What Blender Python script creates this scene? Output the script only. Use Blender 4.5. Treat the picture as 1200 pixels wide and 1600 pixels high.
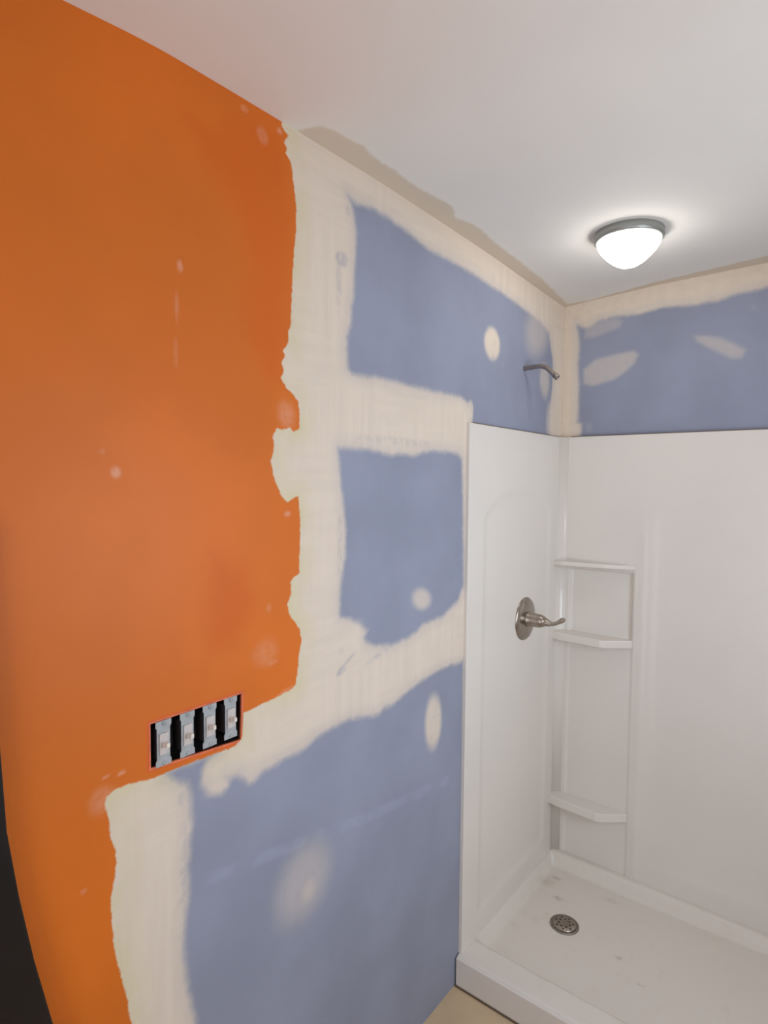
import bpy, bmesh, math
import numpy as np
from mathutils import Vector, Matrix

# ------------------------------------------------------------------ scene
scene = bpy.context.scene
for o in list(bpy.data.objects):
    bpy.data.objects.remove(o)
COL = scene.collection

# camera (x right along the back wall, y into the room, z up; the room corner is the origin)
YAW, PITCH, ROLL, FOCAL = 0.672, -0.0511, 0.0086, 932.0
cam_data = bpy.data.cameras.new('camera')
cam = bpy.data.objects.new('camera', cam_data)
COL.objects.link(cam)
fw = Vector((-math.sin(YAW) * math.cos(PITCH), math.cos(YAW) * math.cos(PITCH), math.sin(PITCH)))
rt = Vector((math.cos(YAW), math.sin(YAW), 0))
up = rt.cross(fw)
rt2 = rt * math.cos(ROLL) + up * math.sin(ROLL)
up2 = -rt * math.sin(ROLL) + up * math.cos(ROLL)
m = Matrix((rt2, up2, -fw)).transposed().to_4x4()
m.translation = Vector((0.997, -2.4587, 1.683))
cam.matrix_world = m
cam_data.sensor_fit = 'HORIZONTAL'
cam_data.sensor_width = 36.0
cam_data.lens = 36.0 * FOCAL / 1200.0
cam_data.clip_start = 0.02
scene.camera = cam

# daylight outside the doorway
world = bpy.data.worlds.new('daylight')
scene.world = world
world.use_nodes = True
bg = world.node_tree.nodes['Background']
bg.inputs['Color'].default_value = (0.80, 0.88, 1.0, 1)
bg.inputs['Strength'].default_value = 1.0

def area_light(name, loc, target, sx, sy, power, color):
    d = bpy.data.lights.new(name, 'AREA')
    d.shape = 'RECTANGLE'
    d.size, d.size_y, d.energy, d.color = sx, sy, power, color
    o = bpy.data.objects.new(name, d)
    COL.objects.link(o)
    o.location = loc
    o.rotation_euler = (Vector(target) - Vector(loc)).to_track_quat('-Z', 'Y').to_euler()
    return o

DOOR = (0.56, 1.42, 2.03)
area_light('doorway_daylight', (0.99, -3.52, 1.05), (0.99, 0.0, 1.05), 0.84, 1.95, 8.0, (0.84, 0.93, 1.0))
WIN = (-1.60, -0.80, 1.00, 1.86)        # window in the right wall: y range, z range
area_light('window_daylight', (1.70, -1.20, 1.43), (0.0, -1.20, 1.43), 0.78, 0.84, 16.0, (0.76, 0.88, 1.0))
LAMP_STRENGTH = 14.0

scene.view_settings.view_transform = 'Standard'
scene.view_settings.look = 'None'
scene.view_settings.gamma = 1.0
scene.view_settings.use_curve_mapping = False
scene.view_settings.exposure = 0.17
scene.cycles.max_bounces = 12
scene.cycles.diffuse_bounces = 8

# ------------------------------------------------------------------ traced outlines, metres on their walls
ORANGE = [(-1.5649, 2.6), (-1.5689, 2.4408), (-1.5579, 2.4337), (-1.5487, 2.4298), (-1.5616, 2.4107), (-1.5524, 2.4013), (-1.5579, 2.3882), (-1.5431, 2.3782),
 (-1.5355, 2.3431), (-1.5279, 2.2952), (-1.5259, 2.2642), (-1.5278, 2.2387), (-1.5316, 2.2001), (-1.5353, 2.1671), (-1.5372, 2.1222),
 (-1.5391, 2.0912), (-1.5409, 2.0588), (-1.5428, 2.0319), (-1.5504, 2.0081), (-1.5485, 1.9876), (-1.5653, 1.9665), (-1.5578, 1.9567), (-1.569, 1.941),
 (-1.5634, 1.9225), (-1.5708, 1.9048), (-1.5559, 1.8873), (-1.535, 1.8758), (-1.5194, 1.8605), (-1.5155, 1.8322), (-1.5154, 1.8006),
 (-1.5349, 1.7934), (-1.5464, 1.8011), (-1.569, 1.7938), (-1.5819, 1.7984), (-1.5946, 1.7809), (-1.591, 1.7535), (-1.6001, 1.7228), (-1.5929, 1.6953),
 (-1.5802, 1.6675), (-1.569, 1.6477), (-1.5521, 1.6346), (-1.5386, 1.6429), (-1.5191, 1.6484), (-1.515, 1.6118), (-1.5129, 1.5501), (-1.5149, 1.5091),
 (-1.5168, 1.4694), (-1.5326, 1.464), (-1.5424, 1.4535), (-1.5404, 1.4299), (-1.552, 1.4039), (-1.5462, 1.3811), (-1.5305, 1.3607), (-1.5146, 1.3429),
 (-1.5084, 1.3148), (-1.5145, 1.2936), (-1.5184, 1.266), (-1.5224, 1.2355), (-1.5264, 1.2126), (-1.55, 1.2056), (-1.5748, 1.2022), (-1.6063, 1.1995),
 (-1.6296, 1.1978), (-1.6506, 1.1941), (-1.676, 1.1935), (-1.6796, 1.1451), (-1.6961, 1.1289), (-1.7558, 1.1313), (-1.814, 1.1334), (-1.8522, 1.1341),
 (-1.8809, 1.133), (-1.924, 1.1406), (-1.9533, 1.142), (-1.9693, 1.1361), (-1.9718, 1.1167), (-1.9644, 1.0872), (-1.9636, 1.064), (-1.9538, 1.0304),
 (-1.953, 1.0068), (-1.9593, 0.9729), (-1.9642, 0.9489), (-1.9626, 0.9072), (-1.9608, 0.8711), (-1.9534, 0.8251), (-1.9468, 0.7911), (-1.9379, 0.749),
 (-1.9301, 0.695), (-1.9101, -0.1), (-4.0, -0.1), (-4.0, 2.6)]
BLUES = [[(-1.358, 2.3748), (-1.3273, 2.3662), (-1.2607, 2.3791), (-1.1945, 2.3779), (-1.1264, 2.3722), (-1.0722, 2.3638), (-1.0183, 2.3522),
  (-0.8915, 2.3565), (-0.8049, 2.354), (-0.7115, 2.3492), (-0.5641, 2.3428), (-0.44, 2.3327), (-0.3204, 2.3178), (-0.233, 2.3101), (-0.1516, 2.2842),
  (-0.1068, 2.1721), (-0.1073, 2.066), (-0.1274, 1.9654), (-0.126, 1.8254), (-0.7475, 1.7949), (-0.7467, 1.8989), (-0.7764, 1.9372),
  (-0.8241, 1.9502), (-0.9312, 1.9513), (-1.0641, 1.9497), (-1.1685, 1.9519), (-1.2451, 1.9549), (-1.3013, 1.9486), (-1.3403, 1.9478),
  (-1.3546, 1.9597), (-1.3596, 1.9993), (-1.3576, 2.0384), (-1.3438, 2.08), (-1.3417, 2.1116), (-1.3348, 2.1443), (-1.3306, 2.206), (-1.3287, 2.2546),
  (-1.3268, 2.3047), (-1.339, 2.3436)],
 [(-1.3878, 1.7619), (-1.3094, 1.7673), (-1.248, 1.7637), (-1.1797, 1.7547), (-1.1218, 1.7606), (-1.0698, 1.7573), (-1.0287, 1.7719),
  (-0.9721, 1.7763), (-0.8908, 1.778), (-0.8345, 1.7745), (-0.8068, 1.7594), (-0.7938, 1.5868), (-0.7867, 1.3464), (-0.8133, 1.302),
  (-0.8554, 1.2859), (-0.9178, 1.2619), (-0.9672, 1.2589), (-1.0213, 1.2572), (-1.0504, 1.2437), (-1.0819, 1.2349), (-1.1603, 1.229),
  (-1.2362, 1.2417), (-1.2763, 1.2621), (-1.2842, 1.2756), (-1.2714, 1.29), (-1.315, 1.3184), (-1.3446, 1.3337), (-1.378, 1.3428), (-1.3828, 1.3612),
  (-1.3717, 1.4477), (-1.3627, 1.4964), (-1.3609, 1.5746), (-1.3709, 1.6464), (-1.3829, 1.717)],
 [(-0.7793, 1.0972), (-0.8732, 1.1026), (-0.9566, 1.1007), (-1.0311, 1.0904), (-1.0792, 1.0841), (-1.146, 1.0656), (-1.1693, 1.0578),
  (-1.198, 1.0627), (-1.2202, 1.0533), (-1.3302, 1.0751), (-1.4017, 1.0747), (-1.4596, 1.0714), (-1.5038, 1.0556), (-1.5596, 1.0545),
  (-1.6011, 1.0493), (-1.6335, 1.0473), (-1.6494, 1.0364), (-1.6614, 1.0356), (-1.6699, 1.0501), (-1.6899, 1.0621), (-1.7222, 1.0747),
  (-1.7159, 1.052), (-1.7318, 1.0423), (-1.7594, 1.0563), (-1.7772, 1.0793), (-1.7755, 1.1059), (-1.7634, 1.1236), (-1.7406, 1.1298),
  (-1.7558, 1.1339), (-1.7999, 1.1332), (-1.8575, 1.1349), (-1.8417, 1.1152), (-1.8102, 1.0951), (-1.8063, 1.0603), (-1.8025, 1.0073),
  (-1.81, 0.9593), (-1.8132, 0.9223), (-1.8109, 0.8693), (-1.8198, 0.8226), (-1.8245, 0.7736), (-1.8208, 0.7192), (-1.81, 0.6592), (-1.7974, 0.5969),
  (-1.7774, -0.1), (-0.76, -0.1)]]
FEATHER = [0.012, 0.01, 0.013]
BLUE_SMEAR = [(-1.3774, 2.2172, 0.025, 0.0196, 0.0, 0.45, 0.5), (-1.3883, 2.1613, 0.0113, 0.0828, 0.0, 0.25, 0.8), (-1.3723, 1.209, 0.0213, 0.0114, 0.4, 0.5, 0.6),
 (-1.3438, 1.2317, 0.039, 0.0066, 0.5, 0.35, 0.8), (-1.3751, 1.2583, 0.0118, 0.0097, 0.0, 0.35, 0.8),
 (-1.0797, 1.9478, 0.1234, 0.0054, -0.1, 0.3, 0.9), (-1.1517, 1.7926, 0.2752, 0.0157, 0.0, 0.22, 0.9),
 (-1.3793, 1.5281, 0.0139, 0.1745, 0.0, 0.3, 0.9), (-1.2002, 1.2233, 0.0957, 0.0124, 0.25, 0.35, 0.9),
 (-1.8139, 0.8451, 0.0283, 0.2581, 0.0, 0.42, 1.0), (-1.8216, 1.0731, 0.0139, 0.0252, 0.0, 0.3, 0.8),
 (-1.353, 2.3387, 0.0186, 0.0212, 0.0, 0.3, 0.8)]
MUD_SPOTS = [(-0.6216, 2.1549, 0.0586, 0.0577, 0.15, 1.0, 0.5), (-1.023, 1.3377, 0.0595, 0.0363, -0.3, 0.75, 0.8),
 (-0.9531, 0.946, 0.0498, 0.093, 0.05, 0.9, 0.6), (-1.4841, 0.7032, 0.0555, 0.0605, -0.2, 0.6, 1.2),
 (-1.4989, 0.7303, 0.109, 0.1135, -0.35, 0.38, 0.9), (-0.2601, 2.2628, 0.1399, 0.1064, 0.5, 0.45, 0.9),
 (-0.1846, 2.0891, 0.0554, 0.0802, 0.15, 0.55, 0.8), (-1.7332, 1.067, 0.0468, 0.0214, 0.3, 0.35, 0.8),
 (-0.7596, 1.9184, 0.0203, 0.0329, 0.0, 0.7, 0.6), (-0.1318, 1.9288, 0.0383, 0.103, 0.0, 0.5, 0.9), (-1.337, 1.2961, 0.0588, 0.0297, 0.4, 0.35, 0.8)]
PALE = [(-1.8171, 2.0766, 0.0067, 0.0128, 0.1, 0.45, 0.7), (-1.8245, 2.0005, 0.0053, 0.0326, 0.0, 0.22, 0.8),
 (-1.8267, 1.9186, 0.0053, 0.0351, 0.0, 0.14, 0.8), (-1.944, 1.6947, 0.0101, 0.0131, 0.5, 0.5, 0.8), (-1.9414, 1.1672, 0.0104, 0.0034, 0.0, 0.5, 0.8),
 (-1.9699, 1.1692, 0.0078, 0.0034, 0.0, 0.4, 0.8), (-2.0099, 0.9879, 0.0084, 0.0033, 0.0, 0.35, 0.8),
 (-1.5521, 1.6088, 0.0115, 0.0072, 0.0, 0.45, 0.8), (-1.554, 1.8287, 0.0321, 0.0394, 0.3, 0.3, 1.0), (-1.6675, 2.4294, 0.0112, 0.0075, 0.0, 0.3, 0.8),
 (-1.6215, 2.3974, 0.017, 0.0206, 0.5, 0.22, 0.8), (-1.5743, 2.4277, 0.009, 0.0079, 0.0, 0.4, 0.8), (-1.6151, 1.3084, 0.043, 0.0367, 0.0, 0.18, 0.9),
 (-1.5971, 1.283, 0.022, 0.0071, 0.0, 0.25, 0.9), (-1.606, 1.4054, 0.009, 0.0113, 0.0, 0.2, 0.8), (-1.9667, 1.7298, 0.0065, 0.0043, 0.0, 0.2, 0.8),
 (-1.976, 1.1321, 0.0287, 0.0292, 0.0, 0.25, 0.9), (-1.5692, 1.1991, 0.0456, 0.0117, 0.3, 0.35, 0.9),
 (-1.3149, 0.7665, 0.0003, 0.0002, 0.0, 0.0, 0.5)]
DEEP = [[(-1.789, 2.3483), (-1.5689, 2.4368), (-1.5355, 2.3158), (-1.5352, 2.0391), (-1.569, 1.894), (-1.614, 1.8881), (-1.6645, 1.9856), (-1.664, 2.1147),
  (-1.6797, 2.1989), (-1.7255, 2.2689), (-1.7616, 2.3021)],
 [(-1.7528, 1.5441), (-1.6495, 1.5081), (-1.6412, 1.4249), (-1.6918, 1.3389), (-1.7467, 1.3506), (-1.7829, 1.4466)]]
CHALK = [[(-1.7757, 0.8922), (-1.6429, 0.8696), (-1.3025, 0.804), (-0.8638, 0.7418), (-0.863, 0.712), (-1.3022, 0.7779), (-1.643, 0.8451), (-1.7759, 0.8697)]]
BACK_BLUE = [(0.0509, 2.3434), (0.0836, 2.3227), (0.11, 2.3239), (0.1358, 2.3379), (0.1588, 2.3445), (0.2192, 2.3474), (0.2802, 2.3448), (0.3322, 2.3484),
 (0.385, 2.3539), (0.441, 2.3489), (0.4996, 2.3457), (0.5375, 2.346), (0.5787, 2.3455), (0.6186, 2.354), (0.6519, 2.359), (0.6904, 2.3605),
 (0.7242, 2.365), (1.5, 2.365), (1.5, 1.8), (0.083, 1.8292), (0.0818, 1.8743), (0.0805, 1.9273), (0.0667, 1.936), (0.0679, 1.9968), (0.0681, 2.0944),
 (0.0633, 2.1739), (0.063, 2.2919)]
BACK_SPOTS = [[(0.0869, 2.0927), (0.0854, 2.1531), (0.1345, 2.189), (0.2108, 2.2001), (0.2842, 2.2058), (0.3063, 2.1882), (0.2906, 2.153), (0.2623, 2.1263),
  (0.2137, 2.096), (0.127, 2.0785)],
 [(0.4946, 2.2325), (0.5308, 2.2296), (0.583, 2.2153), (0.6343, 2.1833), (0.6685, 2.1586), (0.6558, 2.1289), (0.6262, 2.128), (0.585, 2.1534),
  (0.5321, 2.1878), (0.5061, 2.2076)],
 [(0.6727, 2.3176), (0.6958, 2.3135), (0.6967, 2.287), (0.6736, 2.2909)], [(0.1044, 1.9339), (0.1284, 1.9274), (0.1294, 1.8908), (0.1055, 1.8918)],
 [(0.0912, 2.3398), (0.2068, 2.3444), (0.2443, 2.3283), (0.2328, 2.3002), (0.1323, 2.2743), (0.0849, 2.2758)]]
BACK_OP = [0.5, 0.42, 0.1, 0.15, 0.3]
CEIL_MUD = [(-0.05, -1.5224), (0.0202, -1.5224), (0.0529, -1.5061), (0.0661, -1.4778), (0.0712, -1.4332), (0.0743, -1.3882), (0.0643, -1.3223),
 (0.0698, -1.2616), (0.0628, -1.1902), (0.0667, -1.1175), (0.0778, -1.063), (0.0823, -1.0113), (0.0491, -0.944), (0.0698, -0.8954), (0.0699, -0.8386),
 (0.062, -0.7221), (0.0584, -0.6028), (0.0528, -0.331), (0.0251, -0.0306), (0.1194, -0.0131), (0.212, -0.0249), (0.3348, -0.0375), (0.4489, -0.0492),
 (0.5754, -0.0608), (0.7295, -0.0792), (1.56, -0.0792), (1.56, 0.05), (-0.05, 0.05)]
CEIL_L = [(-2.0256, -0.0191), (-1.9119, 0.0025), (-1.7881, 0.0064), (-1.6381, 0.0111), (-1.5356, 0.0051), (-1.2514, 0.0221)]
CEIL_B = [(0.0026, -0.0229), (0.3733, 0.0022), (0.7212, 0.01)]

# ------------------------------------------------------------------ node helpers
class NT:
    def __init__(self, name):
        self.m = bpy.data.materials.new(name)
        self.m.use_nodes = True
        self.t = self.m.node_tree
        self.b = self.t.nodes['Principled BSDF']
    def n(self, typ, **kw):
        nd = self.t.nodes.new(typ)
        for k, v in kw.items():
            setattr(nd, k, v)
        return nd
    def put(self, sock, v):
        if hasattr(v, 'is_output') or isinstance(v, bpy.types.NodeSocket):
            self.t.links.new(v, sock)
        else:
            sock.default_value = v
    def math(self, op, a, b=0.0, c=None, clamp=False):
        nd = self.n('ShaderNodeMath', operation=op, use_clamp=clamp)
        self.put(nd.inputs[0], a)
        self.put(nd.inputs[1], b)
        if c is not None:
            self.put(nd.inputs[2], c)
        return nd.outputs[0]
    def mix(self, f, a, b):
        nd = self.n('ShaderNodeMix', data_type='RGBA')
        self.put(nd.inputs[0], f)
        self.put(nd.inputs[6], a)
        self.put(nd.inputs[7], b)
        return nd.outputs[2]
    def mixf(self, f, a, b):
        nd = self.n('ShaderNodeMix', data_type='FLOAT')
        self.put(nd.inputs[0], f)
        self.put(nd.inputs[2], a)
        self.put(nd.inputs[3], b)
        return nd.outputs[0]
    def coord(self, scale=(1, 1, 1), rot=(0, 0, 0)):
        tc = self.n('ShaderNodeTexCoord')
        mp = self.n('ShaderNodeMapping')
        mp.inputs['Scale'].default_value = scale
        mp.inputs['Rotation'].default_value = rot
        self.t.links.new(tc.outputs['Object'], mp.inputs[0])
        return mp.outputs[0]
    def noise(self, scale, detail=3, rough=0.5, vec=None):
        nd = self.n('ShaderNodeTexNoise')
        nd.inputs['Scale'].default_value = scale
        nd.inputs['Detail'].default_value = detail
        nd.inputs['Roughness'].default_value = rough
        self.t.links.new(vec if vec is not None else self.coord(), nd.inputs['Vector'])
        return nd.outputs['Fac']
    def attr(self, name):
        return self.n('ShaderNodeAttribute', attribute_name=name).outputs['Fac']
    def smooth(self, v, lo, hi, a=0.0, b=1.0):
        nd = self.n('ShaderNodeMapRange', interpolation_type='SMOOTHSTEP')
        self.put(nd.inputs[0], v)
        nd.inputs[1].default_value, nd.inputs[2].default_value = lo, hi
        nd.inputs[3].default_value, nd.inputs[4].default_value = a, b
        return nd.outputs[0]
    def bump(self, h, strength=0.2, dist=0.002):
        nd = self.n('ShaderNodeBump')
        nd.inputs['Strength'].default_value = strength
        nd.inputs['Distance'].default_value = dist
        self.t.links.new(h, nd.inputs['Height'])
        self.t.links.new(nd.outputs[0], self.b.inputs['Normal'])

def srgb(r, g, b):
    f = lambda c: (c / 255 / 12.92) if c <= 10 else ((c / 255 + 0.055) / 1.055) ** 2.4
    return (f(r), f(g), f(b), 1)

def plain(name, col, rough=0.6, metal=0.0, var=0.04, scale=8.0, coat=0.0, bump=0.0, bscale=60):
    k = NT(name)
    d = tuple(max(0, c * (1 - var)) for c in col[:3]) + (1,)
    l = tuple(min(1, c * (1 + var)) for c in col[:3]) + (1,)
    k.put(k.b.inputs['Base Color'], k.mix(k.smooth(k.noise(scale), 0.3, 0.7), d, l))
    k.b.inputs['Roughness'].default_value = rough
    k.b.inputs['Metallic'].default_value = metal
    k.b.inputs['Coat Weight'].default_value = coat
    if bump:
        k.bump(k.noise(bscale, 4), bump, 0.001)
    return k.m

MUD = srgb(220, 206, 191)
CREAM = srgb(212, 201, 168)
BLUE = srgb(144, 149, 168)
ORANGE_C = srgb(211, 109, 30)
DEEP_C = srgb(207, 97, 16)
CEIL = srgb(230, 226, 220)

def wall_material():
    k = NT('board_paint_and_joint_compound')
    e1 = k.math('SUBTRACT', k.noise(38, 5, 0.6), 0.5)
    e2 = k.math('SUBTRACT', k.noise(9, 3, 0.5), 0.5)
    edge = k.math('ADD', k.math('MULTIPLY', e1, 0.016), k.math('MULTIPLY', e2, 0.014))
    sdb = k.math('ADD', k.attr('sd_blue'), edge)
    blue_in = k.smooth(sdb, -0.014, 0.015, 1.0, 0.0)
    hazy = k.math('MULTIPLY', k.smooth(sdb, -0.012, 0.045, 1.0, 0.0), 0.24)       # thin feathered coat
    blue = k.math('MAXIMUM', blue_in, hazy)
    blue = k.math('MAXIMUM', blue, k.math('MULTIPLY', k.attr('smear'), k.smooth(k.noise(45, 3), 0.25, 0.6)))
    sp = k.math('MULTIPLY', k.attr('spot'), k.smooth(k.noise(40, 4), 0.1, 0.5, 0.65, 1.0))
    blue = k.math('MULTIPLY', blue, k.math('SUBTRACT', 1.0, sp), clamp=True)
    stroke_v = k.noise(3.0, 4, 0.55, k.coord((10, 12, 1.1)))
    stroke_h = k.noise(3.0, 4, 0.55, k.coord((10, 1.1, 12)))
    blot = k.noise(3.5, 3)
    stroke = k.mixf(k.smooth(blot, 0.42, 0.58), stroke_v, stroke_h)
    mud_d = tuple(c * 0.965 for c in MUD[:3]) + (1,)
    mud_l = tuple(min(1, c * 1.03) for c in MUD[:3]) + (1,)
    mud = k.mix(k.smooth(stroke, 0.3, 0.7), mud_d, mud_l)
    mud = k.mix(k.math('MULTIPLY', k.attr('cream'), k.smooth(k.noise(12, 3), 0.3, 0.6, 0.2, 0.9)), mud, CREAM)
    b_d = tuple(c * 0.93 for c in BLUE[:3]) + (1,)
    b_l = tuple(c * 1.06 for c in BLUE[:3]) + (1,)
    bl = k.mix(k.smooth(k.noise(4, 4), 0.3, 0.7), b_d, b_l)
    bl = k.mix(k.math('MULTIPLY', k.attr('chalk'), k.smooth(k.noise(14, 3), 0.35, 0.62, 0.05, 0.34)), bl, srgb(166, 172, 200))
    col = k.mix(blue, mud, bl)
    # the orange coat, brushed and rolled, with a fresher deep coat near its edge
    sdo = k.math('ADD', k.attr('sd_orange'), k.math('MULTIPLY', k.math('SUBTRACT', k.noise(60, 5, 0.7), 0.5), 0.012))
    org = k.smooth(sdo, -0.0022, 0.0022, 1.0, 0.0)
    dp = k.smooth(k.math('ADD', k.attr('deep'), k.math('MULTIPLY', k.math('SUBTRACT', k.noise(7, 4), 0.5), 0.08)), -0.045, 0.03, 1.0, 0.0)
    o_l = tuple(min(1, c * 1.08) for c in ORANGE_C[:3]) + (1,)
    o_d = tuple(c * 0.93 for c in ORANGE_C[:3]) + (1,)
    oc = k.mix(k.smooth(k.noise(2.2, 4), 0.3, 0.7), o_d, o_l)
    oc = k.mix(k.math('MULTIPLY', dp, 0.75), oc, DEEP_C)
    pale = k.math('MULTIPLY', k.attr('pale'), k.smooth(k.noise(70, 3), 0.25, 0.6, 0.5, 1.0))
    oc = k.mix(pale, oc, srgb(230, 184, 158))
    oc = k.mix(k.math('MULTIPLY', k.attr('fringe'), 0.75), oc, srgb(222, 84, 40))
    col = k.mix(org, col, oc)
    k.put(k.b.inputs['Base Color'], col)
    k.put(k.b.inputs['Roughness'], k.mixf(org, k.mixf(blue, 0.85, 0.72), 0.5))
    k.b.inputs['Specular IOR Level'].default_value = 0.3
    h = k.math('ADD', k.math('MULTIPLY', stroke, k.math('SUBTRACT', 1.0, blue)), k.math('MULTIPLY', k.noise(220, 3), 0.25))
    k.bump(h, 0.14, 0.0010)
    return k.m

def ceiling_material():
    k = NT('flat_ceiling_paint')
    e = k.math('MULTIPLY', k.math('SUBTRACT', k.noise(30, 4, 0.6), 0.5), 0.018)
    f = k.smooth(k.math('ADD', k.attr('sd_blue'), e), -0.008, 0.006, 1.0, 0.0)
    cd = tuple(c * 0.97 for c in CEIL[:3]) + (1,)
    c0 = k.mix(k.smooth(k.noise(3, 3), 0.3, 0.7), cd, CEIL)
    k.put(k.b.inputs['Base Color'], k.mix(k.math('MULTIPLY', f, 0.9), c0, srgb(208, 193, 174)))
    k.b.inputs['Roughness'].default_value = 0.85
    k.b.inputs['Specular IOR Level'].default_value = 0.2
    k.bump(k.noise(90, 4), 0.12, 0.001)
    return k.m

M_WALL = wall_material()
M_CEIL = ceiling_material()
M_ORANGE = plain('orange_wall_paint', ORANGE_C, 0.5, var=0.07, scale=2)
M_WHITEWALL = plain('off_white_wall_paint', srgb(222, 214, 204), 0.8)
M_FLOOR = plain('tan_floor', srgb(205, 180, 146), 0.55, var=0.08, scale=5, bump=0.1)
M_SHELL = plain('white_gloss_acrylic', srgb(224, 218, 211), 0.24, var=0.012, scale=3)
M_TRIM = plain('white_trim_paint', srgb(228, 224, 218), 0.45)
M_NICKEL = plain('brushed_nickel', srgb(168, 158, 148), 0.3, 1.0, var=0.08, scale=40)
M_NICKELD = plain('dull_nickel', srgb(150, 142, 134), 0.45, 1.0, var=0.1, scale=50)
M_RING = plain('satin_grey_lamp_ring', srgb(158, 160, 156), 0.42, 0.6)
M_DARK = plain('dark_hole', srgb(22, 18, 20), 0.7)
M_BOX = plain('dark_box_plastic', srgb(50, 42, 44), 0.6, var=0.1)
M_ZINC = plain('galvanised_steel', srgb(168, 172, 174), 0.5, 0.35, var=0.1, scale=60)
M_IVORY = plain('white_plastic', srgb(228, 220, 210), 0.35)
M_GREYPL = plain('worn_grey_plastic', srgb(196, 188, 184), 0.45, var=0.08, scale=50)
M_BLACK = plain('black_finish', srgb(15, 13, 15), 0.35, var=0.2)
M_CAULK = plain('dusty_gap', srgb(112, 92, 72), 0.8)
M_EDGEPAINT = plain('torn_orange_edge', srgb(214, 112, 74), 0.6, var=0.15, scale=60)

def pan_material():
    k = NT('white_acrylic_with_stains')
    c = srgb(224, 217, 208)
    s = k.math('MULTIPLY', k.smooth(k.noise(14, 5, 0.6), 0.56, 0.74), 0.16)
    col = k.mix(s, c, srgb(188, 168, 134))
    col = k.mix(k.math('MULTIPLY', k.attr('stain'), k.smooth(k.noise(70, 3), 0.3, 0.6, 0.3, 1.0)), col, srgb(142, 122, 98))
    k.put(k.b.inputs['Base Color'], col)
    k.b.inputs['Roughness'].default_value = 0.33
    return k.m
M_PAN = pan_material()

def dome_material():
    k = NT('lit_white_glass')
    k.put(k.b.inputs['Base Color'], (0.9, 0.9, 0.9, 1))
    k.b.inputs['Roughness'].default_value = 0.3
    k.put(k.b.inputs['Emission Color'], (1.0, 0.97, 0.92, 1))
    k.b.inputs['Emission Strength'].default_value = LAMP_STRENGTH
    return k.m
M_DOME = dome_material()

# ------------------------------------------------------------------ object helpers
def link(name, me, mat, parent=None, smooth=False):
    me.materials.clear()
    me.materials.append(mat)
    if smooth:
        for p in me.polygons:
            p.use_smooth = True
    o = bpy.data.objects.new(name, me)
    COL.objects.link(o)
    if parent is not None:
        o.parent = parent
    return o

def from_bm(name, bm, mat, parent=None, smooth=False, bevel=0.0, seg=2, weld=True):
    if weld:
        bmesh.ops.remove_doubles(bm, verts=bm.verts, dist=1e-6)
    bmesh.ops.recalc_face_normals(bm, faces=bm.faces)
    if bevel:
        es = [e for e in bm.edges if len(e.link_faces) == 2 and e.calc_face_angle(0) > 0.5]
        bmesh.ops.bevel(bm, geom=es, offset=bevel, segments=seg, affect='EDGES', profile=0.6)
    me = bpy.data.meshes.new(name)
    bm.to_mesh(me)
    bm.free()
    return link(name, me, mat, parent, smooth)

def bbox(bm, x0, x1, y0, y1, z0, z1):
    vs = [bm.verts.new((x, y, z)) for x in (x0, x1) for y in (y0, y1) for z in (z0, z1)]
    for f in ((0, 1, 3, 2), (4, 6, 7, 5), (0, 4, 5, 1), (2, 3, 7, 6), (0, 2, 6, 4), (1, 5, 7, 3)):
        bm.faces.new([vs[i] for i in f])

def box(name, mat, b, parent=None, bevel=0.0):
    bm = bmesh.new()
    bbox(bm, *b)
    return from_bm(name, bm, mat, parent, bevel=bevel)

def boxes(name, mat, bs, parent=None, bevel=0.0):
    bm = bmesh.new()
    for b in bs:
        bbox(bm, *b)
    return from_bm(name, bm, mat, parent, bevel=bevel, weld=False)

def lathe(name, mat, prof, origin, axis, parent=None, n=48, smooth=True):
    """prof: (radius, distance along axis)"""
    a = Vector(axis).normalized()
    s = a.orthogonal().normalized()
    t = a.cross(s)
    bm = bmesh.new()
    rings = []
    for r, d in prof:
        c = Vector(origin) + a * d
        if r < 1e-6:
            rings.append([bm.verts.new(c)])
        else:
            rings.append([bm.verts.new(c + (s * math.cos(2 * math.pi * i / n) + t * math.sin(2 * math.pi * i / n)) * r) for i in range(n)])
    for p, q in zip(rings, rings[1:]):
        for i in range(n):
            j = (i + 1) % n
            f = [p[i % len(p)], p[j % len(p)], q[j % len(q)], q[i % len(q)]]
            f = list(dict.fromkeys(f))
            if len(f) > 2:
                bm.faces.new(f)
    return from_bm(name, bm, mat, parent, smooth)

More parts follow.
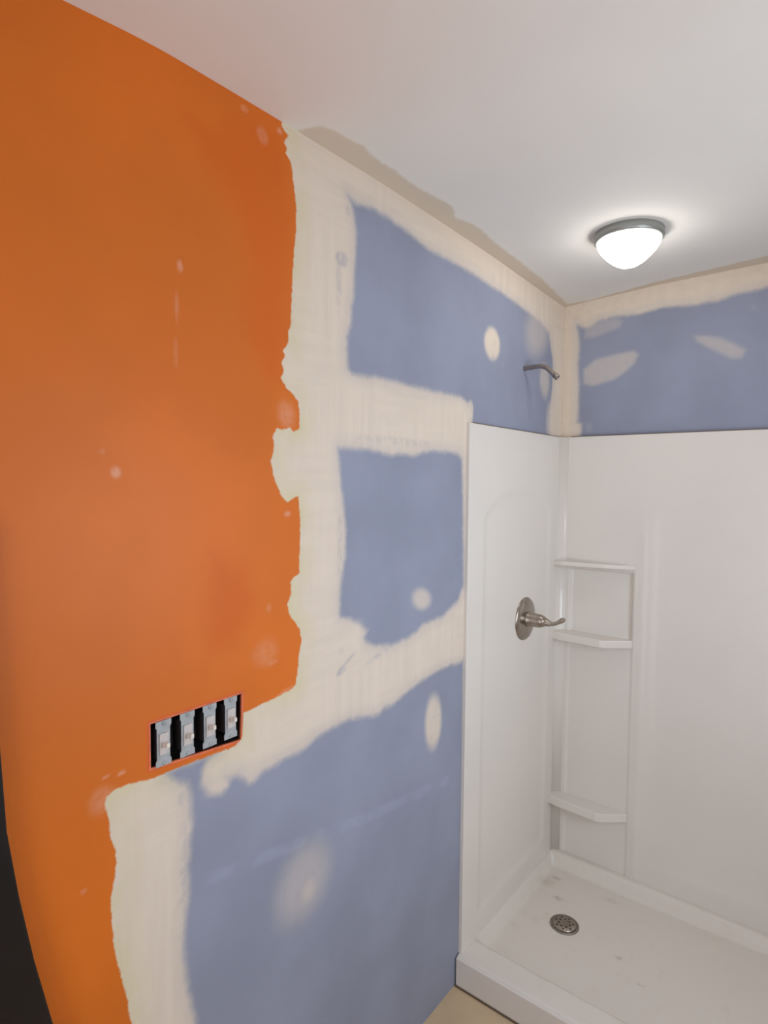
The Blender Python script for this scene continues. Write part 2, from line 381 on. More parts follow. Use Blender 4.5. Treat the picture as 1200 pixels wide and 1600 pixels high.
def sweep(name, mat, pts, rad, parent=None, n=20, flat=None):
    """tube through pts with radii; flat = list of (width factor, height factor)"""
    P = [Vector(p) for p in pts]
    # Catmull-Rom resample
    Q, R_, F = [], [], []
    flat = flat or [(1, 1)] * len(P)
    for i in range(len(P) - 1):
        p0, p1, p2, p3 = P[max(i - 1, 0)], P[i], P[i + 1], P[min(i + 2, len(P) - 1)]
        for s in range(8):
            u = s / 8
            Q.append(0.5 * ((2 * p1) + (p2 - p0) * u + (2 * p0 - 5 * p1 + 4 * p2 - p3) * u * u + (3 * p1 - p0 - 3 * p2 + p3) * u ** 3))
            R_.append(rad[i] * (1 - u) + rad[i + 1] * u)
            F.append(tuple(flat[i][k] * (1 - u) + flat[i + 1][k] * u for k in (0, 1)))
    Q.append(P[-1]); R_.append(rad[-1]); F.append(flat[-1])
    bm = bmesh.new()
    rings = []
    side = None
    for i, q in enumerate(Q):
        d = (Q[min(i + 1, len(Q) - 1)] - Q[max(i - 1, 0)]).normalized()
        side = Vector((0, 1, 0)) if side is None else side
        side = (side - d * side.dot(d)).normalized()
        upv = d.cross(side)
        rings.append([bm.verts.new(q + side * math.cos(2 * math.pi * k / n) * R_[i] * F[i][0] + upv * math.sin(2 * math.pi * k / n) * R_[i] * F[i][1]) for k in range(n)])
    for p, q in zip(rings, rings[1:]):
        for i in range(n):
            bm.faces.new((p[i], p[(i + 1) % n], q[(i + 1) % n], q[i]))
    bm.faces.new(rings[0]); bm.faces.new(rings[-1])
    return from_bm(name, bm, mat, parent, True)

def prism(name, mat, poly, axis, a0, a1, parent=None, bevel=0.0):
    """polygon in the plane normal to axis, extruded from a0 to a1"""
    def v(p, a):
        c = list(p)
        c.insert(axis, a)
        return c
    bm = bmesh.new()
    A = [bm.verts.new(v(p, a0)) for p in poly]
    B = [bm.verts.new(v(p, a1)) for p in poly]
    bm.faces.new(A); bm.faces.new(B)
    for i in range(len(poly)):
        j = (i + 1) % len(poly)
        bm.faces.new((A[i], A[j], B[j], B[i]))
    return from_bm(name, bm, mat, parent, bevel=bevel)

def empty(name, loc, label, cat, group=None):
    o = bpy.data.objects.new(name, None)
    o.empty_display_size = 0.05
    COL.objects.link(o)
    o.location = loc
    tag(o, label, cat, group)
    return o

def tag(o, label=None, cat=None, group=None, kind=None):
    if label: o['label'] = label
    if cat: o['category'] = cat
    if group: o['group'] = group
    if kind: o['kind'] = kind
    return o

def keep(child, parent):
    """parent without moving (all parts are modelled in world coordinates)"""
    child.parent = parent
    child.matrix_parent_inverse = Matrix.Translation(-Vector(parent.location))
    return child

def sdf(poly, X, Y):
    """signed distance to a polygon, negative inside"""
    p = np.array(poly)
    q = np.roll(p, -1, axis=0)
    best = np.full(X.shape, 1e9)
    ins = np.zeros(X.shape, bool)
    for (ax, ay), (bx, by) in zip(p, q):
        ex, ey = bx - ax, by - ay
        wx, wy = X - ax, Y - ay
        t = np.clip((wx * ex + wy * ey) / max(ex * ex + ey * ey, 1e-12), 0, 1)
        dx, dy = wx - ex * t, wy - ey * t
        best = np.minimum(best, dx * dx + dy * dy)
        c = ((ay > Y) != (by > Y)) & (X < (bx - ax) * (Y - ay) / (by - ay if by != ay else 1e-12) + ax)
        ins ^= c
    d = np.sqrt(best)
    return np.where(ins, -d, d)

def blob(E, X, Y):
    """soft tilted ellipse: 1 in the middle, 0 outside"""
    cx, cy, rx, ry, tilt, op, fe = E
    dx, dy = X - cx, Y - cy
    u = dx * math.cos(tilt) + dy * math.sin(tilt)
    v = -dx * math.sin(tilt) + dy * math.cos(tilt)
    r = np.sqrt((u / rx) ** 2 + (v / ry) ** 2)
    t = np.clip((1.15 - r) / max(0.9 * fe, 1e-3), 0, 1)
    return op * t * t * (3 - 2 * t)

def split_grid(us, vs, pos, attrs, cls, parts):
    """One regular grid cut into several meshes by face class. cls: face class (nu-1, nv-1); parts: {class: (name, material, parent)}"""
    nu, nv = len(us), len(vs)
    idx = np.arange(nu * nv).reshape(nu, nv)
    quads = np.stack([idx[:-1, :-1], idx[1:, :-1], idx[1:, 1:], idx[:-1, 1:]], -1).reshape(-1, 4)
    c = cls.reshape(-1)
    out = {}
    for key, (name, mat, parent) in parts.items():
        f = quads[c == key]
        if not len(f):
            continue
        used, inv = np.unique(f, return_inverse=True)
        me = bpy.data.meshes.new(name)
        me.vertices.add(len(used))
        me.vertices.foreach_set('co', pos.reshape(-1, 3)[used].astype(np.float32).ravel())
        me.loops.add(len(f) * 4)
        me.loops.foreach_set('vertex_index', inv.reshape(-1).astype(np.int32))
        me.polygons.add(len(f))
        me.polygons.foreach_set('loop_start', np.arange(len(f), dtype=np.int32) * 4)
        me.polygons.foreach_set('loop_total', np.full(len(f), 4, dtype=np.int32))
        me.polygons.foreach_set('use_smooth', np.ones(len(f), dtype=bool))
        for an, av in attrs.items():
            at = me.attributes.new(an, 'FLOAT', 'POINT')
            at.data.foreach_set('value', av.reshape(-1)[used].astype(np.float32))
        me.update()
        me.validate()
        o = link(name, me, mat)
        if parent is not None:
            o.parent = parent
        out[key] = o
    return out

def face_mean(a):
    return (a[:-1, :-1] + a[1:, :-1] + a[1:, 1:] + a[:-1, 1:]) / 4

# ------------------------------------------------------------------ room shell
RX, RY, RH = 1.56, -3.40, 2.44
HOLE = [(-1.888, 1.152), (-1.681, 1.137), (-1.678, 1.238), (-1.888, 1.238)]       # switch box opening (y, z)
wl = boxes('wall_left', M_ORANGE, [(-0.14, -0.004, RY - 0.12, -1.889, -0.02, 2.62), (-0.14, -0.004, -1.677, 0.14, -0.02, 2.62),
                                   (-0.14, -0.004, -1.889, -1.677, -0.02, 1.134), (-0.14, -0.004, -1.889, -1.677, 1.240, 2.62),
                                   (-0.14, -0.09, -1.889, -1.677, 1.134, 1.240)])
tag(wl, 'left wall, orange paint beside taped blue drywall', kind='structure')
wb = box('wall_back', M_WHITEWALL, (-0.004, RX + 0.1, 0.004, 0.14, -0.02, 2.62))
tag(wb, 'back wall of blue drywall above the shower', kind='structure')
w0, w1, w2, w3 = WIN
wr = boxes('wall_right', M_WHITEWALL, [(RX, RX + 0.12, RY - 0.12, w0, -0.02, 2.62), (RX, RX + 0.12, w1, 0.004, -0.02, 2.62), (RX, RX + 0.12, w0, w1, -0.02, w2), (RX, RX + 0.12, w0, w1, w3, 2.62)])
wn = boxes('window_1', M_TRIM, [(RX + 0.03, RX + 0.09, w0, w0 + 0.04, w2, w3), (RX + 0.03, RX + 0.09, w1 - 0.04, w1, w2, w3), (RX + 0.03, RX + 0.09, w0 + 0.04, w1 - 0.04, w2, w2 + 0.04), (RX + 0.03, RX + 0.09, w0 + 0.04, w1 - 0.04, w3 - 0.04, w3)])
tag(wn, 'white framed window in the right wall', kind='structure')
tag(wr, 'off-white right wall', kind='structure')
d0, d1, dh = DOOR
wf = boxes('wall_front', M_WHITEWALL, [(-0.004, d0, RY - 0.12, RY, -0.02, 2.62), (d1, RX, RY - 0.12, RY, -0.02, 2.62), (d0, d1, RY - 0.12, RY, dh, 2.62)])
tag(wf, 'off-white wall with doorway behind the viewer', kind='structure')
tr = boxes('trim_1', M_TRIM, [(d0 - 0.06, d0 + 0.0, RY, RY + 0.016, 0, dh + 0.06), (d1, d1 + 0.06, RY, RY + 0.016, 0, dh + 0.06), (d0, d1, RY, RY + 0.016, dh, dh + 0.06)])
tag(tr, 'white casing round the doorway', kind='structure')
fl = box('floor', M_FLOOR, (-0.004, RX, RY - 0.12, 0.004, -0.08, 0.0))
tag(fl, 'tan bathroom floor', kind='structure')

# left wall surface: blue boards, orange painted board, joint compound
ys = np.arange(-2.32, 0.0001, 0.0045)
zs = np.arange(0.0, 2.4851, 0.0045)
Y, Z = np.meshgrid(ys, zs, indexing='ij')
so = sdf(ORANGE, Y, Z)
sbs = [sdf(p, Y, Z) for p in BLUES]
sb = np.minimum.reduce(sbs)
spots = [blob(e, Y, Z) for e in MUD_SPOTS]
spot = np.maximum.reduce(spots)
smear = np.maximum.reduce([blob(e, Y, Z) for e in BLUE_SMEAR])
pale = np.maximum.reduce([blob(e, Y, Z) for e in PALE])
deep = np.minimum.reduce([sdf(p, Y, Z) for p in DEEP])
chalk = np.clip(-sdf(CHALK[0], Y, Z) / 0.012 + 0.6, 0, 1)
cream = np.clip(1 - np.abs(so) / 0.06, 0, 1) ** 1.0
hole = sdf(HOLE, Y, Z)
fringe = np.clip(1 - hole / 0.007, 0, 1)
t = np.clip((sb + 0.004) / 0.02, 0, 1)
relief = 0.0012 * t * np.clip((so + 0.004) / 0.012, 0, 1) + 0.0008 * spot
pos = np.stack([relief, Y, Z], -1)
cls = np.zeros((len(ys) - 1, len(zs) - 1), int)                          # 0 = compound
fo, fh, fs = face_mean(so), face_mean(hole), face_mean(spot)
cls[fo < 0] = 1
for i, s in enumerate(sbs):
    f = face_mean(s)
    cls[(f < 0) & (fo >= 0)] = 2 + i
strong = [0, 1, 2, 4]
for j, i in enumerate(strong):
    cls[(face_mean(spots[i]) > (0.16 if i == 4 else 0.32)) & (cls >= 2) & (cls < 5)] = 5 + j
cls[fh < 0.001] = -1
res = split_grid(ys, zs, pos, dict(sd_orange=so, sd_blue=sb, spot=spot, smear=smear, pale=pale, deep=deep, chalk=chalk, cream=cream, fringe=fringe), cls, {
    0: ('joint_compound', M_WALL, wl), 1: ('painted_drywall', M_WALL, wl),
    2: ('drywall_panel', M_WALL, wl), 3: ('drywall_panel', M_WALL, wl), 4: ('drywall_panel', M_WALL, wl),
    5: ('filler_patch', M_WALL, wl), 6: ('filler_patch', M_WALL, wl), 7: ('filler_patch', M_WALL, wl), 8: ('filler_patch', M_WALL, wl)})
tag(res[0], 'cream joint compound over the drywall seams')
tag(res[1], 'old drywall painted orange')
tag(res[2], 'blue board panel under the ceiling')
tag(res[3], 'blue board panel beside the shower')
tag(res[4], 'large lower blue board panel')

# back wall surface above the shower
xs = np.arange(0.0, RX + 0.001, 0.006)
zs2 = np.arange(1.80, 2.4851, 0.0055)
X, Z2 = np.meshgrid(xs, zs2, indexing='ij')
sb2 = sdf(BACK_BLUE, X, Z2)
sp2 = []
for p, op in zip(BACK_SPOTS, BACK_OP):
    tt = np.clip(-sdf(p, X, Z2) / 0.022 + 0.35, 0, 1)
    sp2.append(op * tt * tt * (3 - 2 * tt))
spot2 = np.maximum.reduce(sp2)
z0 = np.zeros_like(X)
pos = np.stack([X, -0.0012 * np.clip((sb2 + 0.004) / 0.02, 0, 1) - 0.0006 * spot2, Z2], -1)
f2 = face_mean(sb2)
cls = np.where(f2 < 0, 1, 0)
cls[(face_mean(sp2[0]) > 0.22) & (cls == 1)] = 2
cls[(face_mean(sp2[1]) > 0.18) & (cls == 1)] = 3
res = split_grid(xs, zs2, pos, dict(sd_orange=z0 + 1, sd_blue=sb2, spot=spot2, smear=z0, pale=z0, deep=z0 + 1, chalk=z0, cream=z0 + 0.1, fringe=z0), cls,
                 {0: ('joint_compound', M_WALL, wb), 1: ('drywall_panel', M_WALL, wb), 2: ('filler_patch', M_WALL, wb), 3: ('filler_patch', M_WALL, wb)})
for o in res.values():
    o.data.flip_normals()
tag(res[0], 'cream joint compound along ceiling and corner')
tag(res[1], 'blue board panel above the shower back')

# ceiling, slightly uneven as in the photograph
cxs = np.arange(-0.004, RX + 0.009, 0.008)
cys = np.arange(RY - 0.004, 0.0081, 0.012)
CX, CY = np.meshgrid(cxs, cys, indexing='ij')
prof = np.interp(cys, [-3.4, -2.3, -2.03, -1.90, -1.64, -1.25, -0.7, 0.0], [0, -0.03, -0.019, 0.0025, 0.009, 0.014, 0.006, -0.021])
prof = np.convolve(np.pad(prof, 8, mode='edge'), np.ones(17) / 17, mode='valid')       # no kinks
oL = np.repeat(prof[None, :], len(cxs), 0)
oB = np.interp(CX, [0, 0.37, 0.72, 1.5], [-0.021, 0.001, 0.007, 0.007])
dip = oL * np.exp(-(CX / 0.35) ** 2) + (oB + 0.021 * np.exp(-(CX / 0.35) ** 2)) * np.exp(-(CY / 0.35) ** 2)
CEIL_Z = RH + dip
sc = sdf(CEIL_MUD, CX, CY)
cpos = np.stack([CX, CY, CEIL_Z - 0.0008 * np.clip(-sc / 0.01, 0, 1)], -1)
ce = box('ceiling', M_WHITEWALL, (-0.004, RX, RY, 0.004, 2.475, 2.62))
tag(ce, 'flat off-white ceiling', kind='structure')
res = split_grid(cxs, cys, cpos, dict(sd_blue=sc), np.where(face_mean(sc) < 0, 1, 0), {0: ('ceiling_board', M_CEIL, ce), 1: ('joint_compound', M_CEIL, ce)})
for o in res.values():
    o.data.flip_normals()
tag(res[1], 'beige joint compound along the ceiling edge')

# ------------------------------------------------------------------ shower surround
SD, ST = -0.783, 1.874            # front edge (y) and top (z)
surround = empty('shower_surround', (0.75, -0.4, 0.10), 'white glossy three-wall shower surround with corner shelves below blue drywall', 'shower surround')

def relief_panel(name, us, vs, depth, place, top_u=None, thick=0.012):
    """slab with a relief front: place(u, v, proud) gives the point"""
    U_, V_ = np.meshgrid(us, vs, indexing='ij')
    Dp = thick - depth(U_, V_)
    nu, nv = U_.shape
    me_v = [place(U_[i, j], V_[i, j], Dp[i, j]) for i in range(nu) for j in range(nv)]
    base = len(me_v)
    rim = [(i, 0) for i in range(nu)] + [(nu - 1, j) for j in range(1, nv)] + [(i, nv - 1) for i in range(nu - 2, -1, -1)] + [(0, j) for j in range(nv - 2, 0, -1)]
    me_v += [place(U_[i, j], V_[i, j], 0.0005) for i, j in rim]
    fs = [(i * nv + j, (i + 1) * nv + j, (i + 1) * nv + j + 1, i * nv + j + 1) for i in range(nu - 1) for j in range(nv - 1)]
    n = len(rim)
    for a in range(n):
        b = (a + 1) % n
        fs.append((rim[a][0] * nv + rim[a][1], base + a, base + b, rim[b][0] * nv + rim[b][1]))
    me = bpy.data.meshes.new(name)
    me.from_pydata([tuple(map(float, p)) for p in me_v], [], fs)
    bm = bmesh.new(); bm.from_mesh(me)
    bmesh.ops.recalc_face_normals(bm, faces=bm.faces)
    # rim edges stay crisp
    for f in bm.faces: f.smooth = True
    for e in bm.edges:
        if len(e.link_faces) == 2 and e.calc_face_angle(0) > 0.9: e.smooth = False
    bm.to_mesh(me); bm.free()
    o = link(name, me, M_SHELL)
    return keep(o, surround)

def sstep(x):
    x = np.clip(x, 0, 1)
    return x * x * (3 - 2 * x)

def arch(U, V, c, half, spring, rise, soft, bottom=0.17):
    """1 inside an arch-topped field"""
    top = spring + rise * (1 - np.clip(np.abs(U - c) / half, 0, 1) ** 2.2)
    return sstep((half - np.abs(U - c)) / soft) * sstep((top - V) / soft) * sstep((V - bottom) / soft)

def fine(a, b, marks, step, extra=0.006):
    s = set(np.round(np.arange(a, b, step), 4)) | {round(b, 4)}
    for k in marks:
        s |= set(np.round(np.arange(k - 0.024, k + 0.0241, extra), 4))
    return np.array(sorted(x for x in s if a <= x <= b))

# left side panel: fixtures wall
side_depth = lambda U, V: 0.0046 * arch(U, V, -0.40, 0.285, 1.575, 0.095, 0.040)
relief_panel('side_panel', fine(SD, -0.0, [-0.685, -0.115], 0.015), fine(0.100, ST, [1.60, 1.64, 0.17], 0.014, 0.005), side_depth, lambda u, v, d: (d, u, v))
relief_panel('side_panel', fine(SD, -0.0, [-0.685, -0.115], 0.03), fine(0.100, ST, [1.6], 0.03), side_depth, lambda u, v, d: (RX - d, u, v))

# back panel: tower column on the left with niche, arched field to the right
def back_depth(U, V):
    col = 0.005 * sstep((U - 0.055) / 0.01) * sstep((0.322 - U) / 0.012) * sstep((1.345 - V) / 0.012)
    niche = 0.014 * sstep((U - 0.055) / 0.008) * sstep((0.315 - U) / 0.010) * sstep((1.332 - V) / 0.010) * sstep((V - 1.05) / 0.02)
    ridge = -0.0028 * np.exp(-((U - 0.350) / 0.016) ** 2) * sstep((1.56 - V) / 0.10)
    field = 0.0040 * arch(U, V, 0.775, 0.400, 1.555, 0.12, 0.045)
    return col + niche + ridge + field
relief_panel('back_panel', fine(0.0, RX, [0.06, 0.32, 0.345, 0.385, 1.165], 0.018, 0.005), fine(0.100, ST, [1.338, 1.06, 1.57, 1.64, 0.17], 0.014, 0.005), back_depth, lambda u, v, d: (u, -d, v), thick=0.020)

# rounded inside corner (cove) of the unit
def cove(name, cx, sgn):
    bm = bmesh.new()
    r, n = 0.045, 10
    prof = [(0.010 + r * (1 - math.sin(a)), -(0.018 + r * (1 - math.cos(a)))) for a in [math.pi / 2 * i / n for i in range(n + 1)]]
    prof = prof + [(0.004, -0.004)]
    A = [bm.verts.new((cx + sgn * x, y, 0.100)) for x, y in prof]
    B = [bm.verts.new((cx + sgn * x, y, ST)) for x, y in prof]
    bm.faces.new(A); bm.faces.new(B)
    for i in range(len(prof)):
        j = (i + 1) % len(prof)
        f = bm.faces.new((A[i], A[j], B[j], B[i]))
        f.smooth = i < n
    return keep(from_bm(name, bm, M_SHELL), surround)
cove('corner_cove', 0.0, 1)
cove('corner_cove', RX, -1)

def corner_shelf(z, th, deep=0.098, cx=0.0, sgn=1):
    """z is the lower front edge; top dips slightly to the wall"""
    pl = [(0.004, -0.006), (0.004, -0.080), (0.05, -0.088), (0.215, -deep), (0.235, -deep + 0.006), (0.318, -0.026), (0.318, -0.006)]
    lo = [(0.004, -0.006), (0.004, -0.070), (0.05, -0.076), (0.210, -deep + 0.012), (0.228, -deep + 0.018), (0.305, -0.024), (0.305, -0.006)]
    bm = bmesh.new()
    rings = []
    for pts, zz in ((lo, z), (pl, z + 0.006), (pl, z + th)):
        rings.append([bm.verts.new((cx + sgn * x, y, zz)) for x, y in pts])
    for p, q in zip(rings, rings[1:]):
        for i in range(len(p)):
            j = (i + 1) % len(p)
            bm.faces.new((p[i], p[j], q[j], q[i]))
    bm.faces.new(rings[0]); bm.faces.new(rings[-1])
    keep(from_bm('corner_shelf', bm, M_SHELL, bevel=0.004, seg=3, smooth=False), surround)

keep(boxes('top_gap', M_CAULK, [(0.001, 0.0125, SD + 0.03, -0.05, ST, ST + 0.0022), (0.05, RX - 0.02, -0.0205, -0.002, ST, ST + 0.0022)]), surround)
corner_shelf(1.338, 0.022, 0.060)
corner_shelf(1.026, 0.036)
corner_shelf(0.318, 0.040)

# ------------------------------------------------------------------ shower pan
pan = empty('shower_pan', (0.75, -0.4, 0.0), 'white shower pan with wide front curb, lightly stained around its drain', 'shower pan')
DRAIN = (0.204, -0.366)
pxs = np.unique(np.concatenate([np.arange(0.004, RX - 0.004, 0.012), [RX - 0.004]]))
pys = np.arange(-0.800, -0.003, 0.008)
PX, PY = np.meshgrid(pxs, pys, indexing='ij')
dr = np.hypot(PX - DRAIN[0], PY - DRAIN[1])
base = 0.046 + 0.012 * np.clip(dr / 0.9, 0, 1)
wallrise = 0.050 * sstep((0.034 - np.minimum(PX, RX - PX)) / 0.022) + 0.0
backrise = 0.050 * sstep((PY + 0.070) / 0.030)
curb = 0.056 * sstep((-0.655 - PY) / 0.055)
roll = -0.006 * sstep((-0.785 - PY) / 0.02)
PZ = np.minimum(base + np.maximum(np.maximum(wallrise, backrise), curb), 0.1005) + roll
ppos = np.stack([PX, PY, PZ], -1)
stain = np.zeros_like(PX)
STAINS = [(0.079, -0.138, 0.018, 0.009), (0.13, -0.247, 0.020, 0.010), (0.30, -0.13, 0.031, 0.014), (0.41, -0.40, 0.012, 0.008), (0.50, -0.47, 0.010, 0.006), (0.06, -0.18, 0.03, 0.03)]
for sx, sy, rx_, ry_ in STAINS:
    stain = np.maximum(stain, np.clip(1.3 - np.hypot((PX - sx) / rx_, (PY - sy) / ry_), 0, 1) * (0.22 if rx_ >= 0.03 else 0.6))
r = split_grid(pxs, pys, ppos, dict(stain=stain), np.zeros((len(pxs) - 1, len(pys) - 1), int), {0: ('pan_basin', M_PAN, None)})
keep(r[0], pan)
keep(box('curb_face', M_SHELL, (0.0045, RX - 0.004, -0.806, -0.794, 0.004, 0.0985), bevel=0.004), pan)
keep(box('floor_gap', M_CAULK, (0.0045, RX - 0.004, -0.809, -0.80, 0.0, 0.004)), pan)

drain = empty('shower_drain', (DRAIN[0], DRAIN[1], 0.046), 'round grey metal drain cover in the shower pan', 'drain')
keep(lathe('drain_flange', M_NICKELD, [(0.0, 0.0), (0.052, 0.0), (0.052, 0.003), (0.047, 0.0055), (0.043, 0.0035), (0.0, 0.0035)], (DRAIN[0], DRAIN[1], 0.0462), (0, 0, 1)), drain)
keep(lathe('strainer', M_NICKEL, [(0.0, 0.0), (0.042, 0.0), (0.042, 0.003), (0.02, 0.0045), (0.0, 0.0048)], (DRAIN[0], DRAIN[1], 0.0495), (0, 0, 1)), drain)
for k in range(14):
    a = 2 * math.pi * k / 14
    rr = 0.031 if k % 2 else 0.021
    keep(lathe('drain_hole', M_DARK, [(0.0, 0.0), (0.0034, 0.0), (0.0034, 0.0006), (0.0, 0.0006)], (DRAIN[0] + rr * math.cos(a), DRAIN[1] + rr * math.sin(a), 0.0538 - (0.0007 if k % 2 else 0)), (0, 0, 1), n=10), drain)

# ------------------------------------------------------------------ shower valve and arm
VY, VZ, VX = -0.338, 1.160, 0.006
valve = empty('shower_valve', (VX, VY, VZ), 'brushed nickel round shower valve with lever handle on the white side panel', 'shower valve')
keep(lathe('escutcheon', M_NICKEL, [(0.0, 0.0), (0.083, 0.0), (0.083, 0.003), (0.079, 0.008), (0.060, 0.013), (0.032, 0.016), (0.0, 0.016)], (VX, VY, VZ), (1, 0, 0), n=64), valve)
keep(lathe('hub', M_NICKEL, [(0.0, 0.0), (0.030, 0.0), (0.030, 0.006), (0.027, 0.010), (0.026, 0.040), (0.025, 0.052), (0.020, 0.066), (0.012, 0.076), (0.0, 0.077)], (VX + 0.014, VY, VZ), (1, 0, 0)), valve)
keep(sweep('lever', M_NICKEL, [(VX + 0.060, VY, VZ + 0.002), (VX + 0.088, VY, VZ - 0.002), (VX + 0.112, VY, VZ - 0.004), (VX + 0.132, VY, VZ + 0.003), (VX + 0.150, VY, VZ + 0.015), (VX + 0.160, VY, VZ + 0.021)],
           [0.020, 0.017, 0.0105, 0.0085, 0.0110, 0.006], flat=[(1, 1), (1, .9), (1, .7), (1, .8), (1, .9), (1, .9)]), valve)
for sgn in (-1, 1):
    keep(lathe('screw', M_NICKELD, [(0.0, 0.0), (0.005, 0.0), (0.0045, 0.002), (0.0, 0.0028)], (VX + 0.0115, VY - 0.01 * sgn, VZ + 0.062 * sgn), (1, 0, 0), n=16), valve)

AY, AZ = -0.372, 2.108
arm = empty('bent_pipe', (0.0, AY, AZ), 'bare bent nickel shower arm sticking out of blue drywall', 'pipe')
keep(sweep('pipe_body', M_NICKEL, [(-0.004, AY, AZ), (0.03, AY, AZ + 0.002), (0.065, AY, AZ + 0.002), (0.088, AY, AZ - 0.006), (0.108, AY, AZ - 0.024), (0.124, AY, AZ - 0.040)], [0.0086] * 6), arm)
keep(lathe('threaded_end', M_NICKELD, [(0.0, -0.004), (0.0098, -0.004), (0.0104, 0.0), (0.0098, 0.003), (0.0104, 0.006), (0.0098, 0.009), (0.0104, 0.012), (0.0070, 0.0125), (0.006, 0.006), (0.0, 0.006)], (0.122, AY, AZ - 0.038), (0.72, 0, -0.69), n=24), arm)

# ------------------------------------------------------------------ ceiling light
LX, LY, LZ = 0.422, -0.557, 2.4495
lamp = empty('ceiling_light', (LX, LY, LZ), 'lit white domed ceiling light with a grey metal ring', 'ceiling light')
keep(lathe('ring', M_RING, [(0.0, -0.0), (0.094, -0.0), (0.099, -0.006), (0.101, -0.022), (0.099, -0.031), (0.094, -0.035), (0.089, -0.034), (0.0, -0.034)], (LX, LY, LZ), (0, 0, 1), n=64), lamp)
dm = keep(lathe('diffuser', M_DOME, [(0.088, -0.033), (0.0905, -0.040), (0.088, -0.048), (0.079, -0.062), (0.064, -0.079), (0.047, -0.094), (0.029, -0.105), (0.012, -0.110), (0.0, -0.111)], (LX, LY, LZ), (0, 0, 1), n=64), lamp)
tag(dm, 'glowing white glass dome')

# ------------------------------------------------------------------ open switch box with four bare switches
swbox = empty('switch_box', (0.0, -1.783, 1.19), 'open four-gang electrical box cut into the orange wall, no cover plate', 'electrical box')
bx = [(-0.088, -0.086, -1.888, -1.678, 1.135, 1.239), (-0.086, -0.003, -1.888, -1.8862, 1.135, 1.239), (-0.086, -0.003, -1.6798, -1.678, 1.135, 1.239),
      (-0.086, -0.003, -1.886, -1.680, 1.135, 1.137), (-0.086, -0.003, -1.886, -1.680, 1.237, 1.239)]
keep(boxes('box_shell', M_BOX, bx), swbox)
hq = HOLE
def ring_quad(name, mat, out, inn, x0, x1):
    bm = bmesh.new()
    c = (sum(p[0] for p in hq) / 4, sum(p[1] for p in hq) / 4)
    def off(d):
        r_ = []
        for i, p in enumerate(hq):
            sy = 1 if p[0] > c[0] else -1
            sz = 1 if p[1] > c[1] else -1
            r_.append((p[0] + sy * d, p[1] + sz * d))
        return r_
    R4 = [[bm.verts.new((x, p[0], p[1])) for p in off(d)] for x, d in ((x0, out), (x1, out), (x1, inn), (x0, inn))]
    for k in range(4):
        A, B = R4[k], R4[(k + 1) % 4]
        for i in range(4):
            j = (i + 1) % 4
            bm.faces.new((A[i], A[j], B[j], B[i]))
    return keep(from_bm(name, bm, mat), swbox)
ring_quad('cut_edge', M_EDGEPAINT, 0.0022, -0.0018, -0.004, 0.0006)

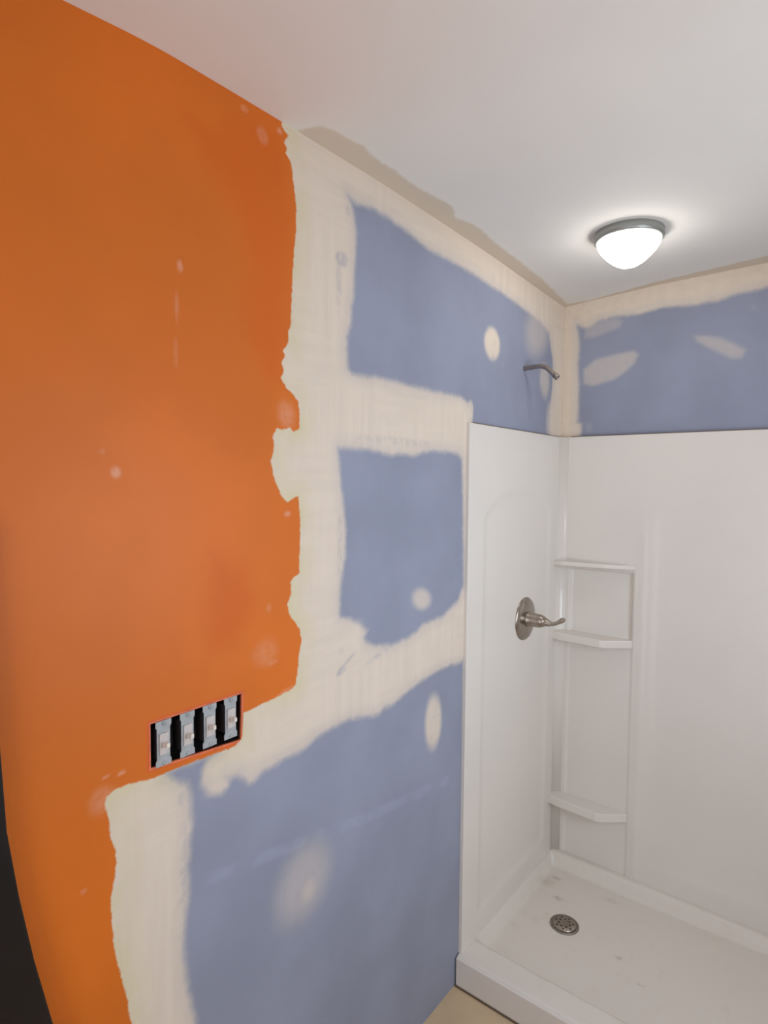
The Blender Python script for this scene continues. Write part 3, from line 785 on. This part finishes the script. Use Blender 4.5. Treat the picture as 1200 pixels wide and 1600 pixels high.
def make_switch(y, z):
    t = empty('toggle_switch', (0, y, z), 'x', 'light switch', 'bare toggle switches in the open box')
    bm = bmesh.new()
    # yoke plate with waist and ears
    pts = [(-0.016, 0.046), (0.016, 0.046), (0.016, 0.035), (0.0135, 0.031), (0.0135, -0.031), (0.016, -0.035), (0.016, -0.046), (-0.016, -0.046), (-0.016, -0.035), (-0.0135, -0.031), (-0.0135, 0.031), (-0.016, 0.035)]
    a = [(y + p, z + q * 0.93) for p, q in pts]
    keep(prism('yoke', M_ZINC, a, 0, 0.0005, 0.0022, bevel=0.0004), t)
    keep(box('switch_body', M_BOX, (-0.030, 0.0005, y - 0.0125, y + 0.0125, z - 0.030, z + 0.030), bevel=0.0015), t)
    keep(box('bezel', M_GREYPL, (0.0022, 0.0052, y - 0.0095, y + 0.0095, z - 0.0200, z + 0.0200), bevel=0.0008), t)
    bm2 = bmesh.new()
    r0 = [(0.0022, -0.0035, -0.006), (0.0022, 0.0035, -0.006), (0.0022, 0.0035, 0.006), (0.0022, -0.0035, 0.006)]
    r1 = [(0.0190, -0.0034, -0.001), (0.0190, 0.0034, -0.001), (0.0190, 0.0034, 0.0075), (0.0190, -0.0034, 0.0075)]
    A = [bm2.verts.new((p[0], y + p[1], z + p[2] - 0.003)) for p in r0]
    B = [bm2.verts.new((p[0], y + p[1], z + p[2] - 0.003)) for p in r1]
    bm2.faces.new(A); bm2.faces.new(B)
    for i in range(4):
        bm2.faces.new((A[i], A[(i + 1) % 4], B[(i + 1) % 4], B[i]))
    tg = keep(from_bm('toggle', bm2, M_IVORY, bevel=0.001), t)
    tag(tg, 'white toggle lever')
    for s in (-1, 1):
        keep(lathe('screw', M_ZINC, [(0.0, 0.0), (0.0036, 0.0), (0.0034, 0.0015), (0.0, 0.0022)], (0.0022, y, z + s * 0.0375), (1, 0, 0), n=14), t)
    return t

sw0 = make_switch(-1.861, 1.193)
SWL = ['bare toggle switch at the far left of the open box', 'bare toggle switch second from left in the open box',
       'bare toggle switch third from left in the open box', 'bare toggle switch at the right end, nearest the pale compound']
sw0['label'] = SWL[0]
for k in range(1, 4):
    c = sw0.copy()
    COL.objects.link(c)
    dv = Vector((0, 0.0505 * k, 0.0003 * k))
    c.location = sw0.location + dv
    for ch in list(sw0.children):
        q = ch.copy()
        q.parent = c
        q.matrix_parent_inverse = ch.matrix_parent_inverse.copy()
        COL.objects.link(q)
    c['label'] = SWL[k]

# ------------------------------------------------------------------ dark panel at the lower left
edge = [(-2.151, 1.62), (-2.146, 1.45), (-2.139, 1.307), (-2.132, 1.16), (-2.118, 1.054), (-2.099, 0.941), (-2.074, 0.82), (-2.035, 0.68), (-1.985, 0.53), (-1.93, 0.38), (-1.87, 0.22), (-1.80, 0.06), (-1.775, 0.0)]
bp_ = prism('black_panel', M_BLACK, edge + [(-2.70, 0.0), (-2.70, 1.62)], 0, 0.004, 0.030, bevel=0.003)
tag(bp_, 'near-black panel with a curved edge against the orange wall, lower left corner', 'panel')
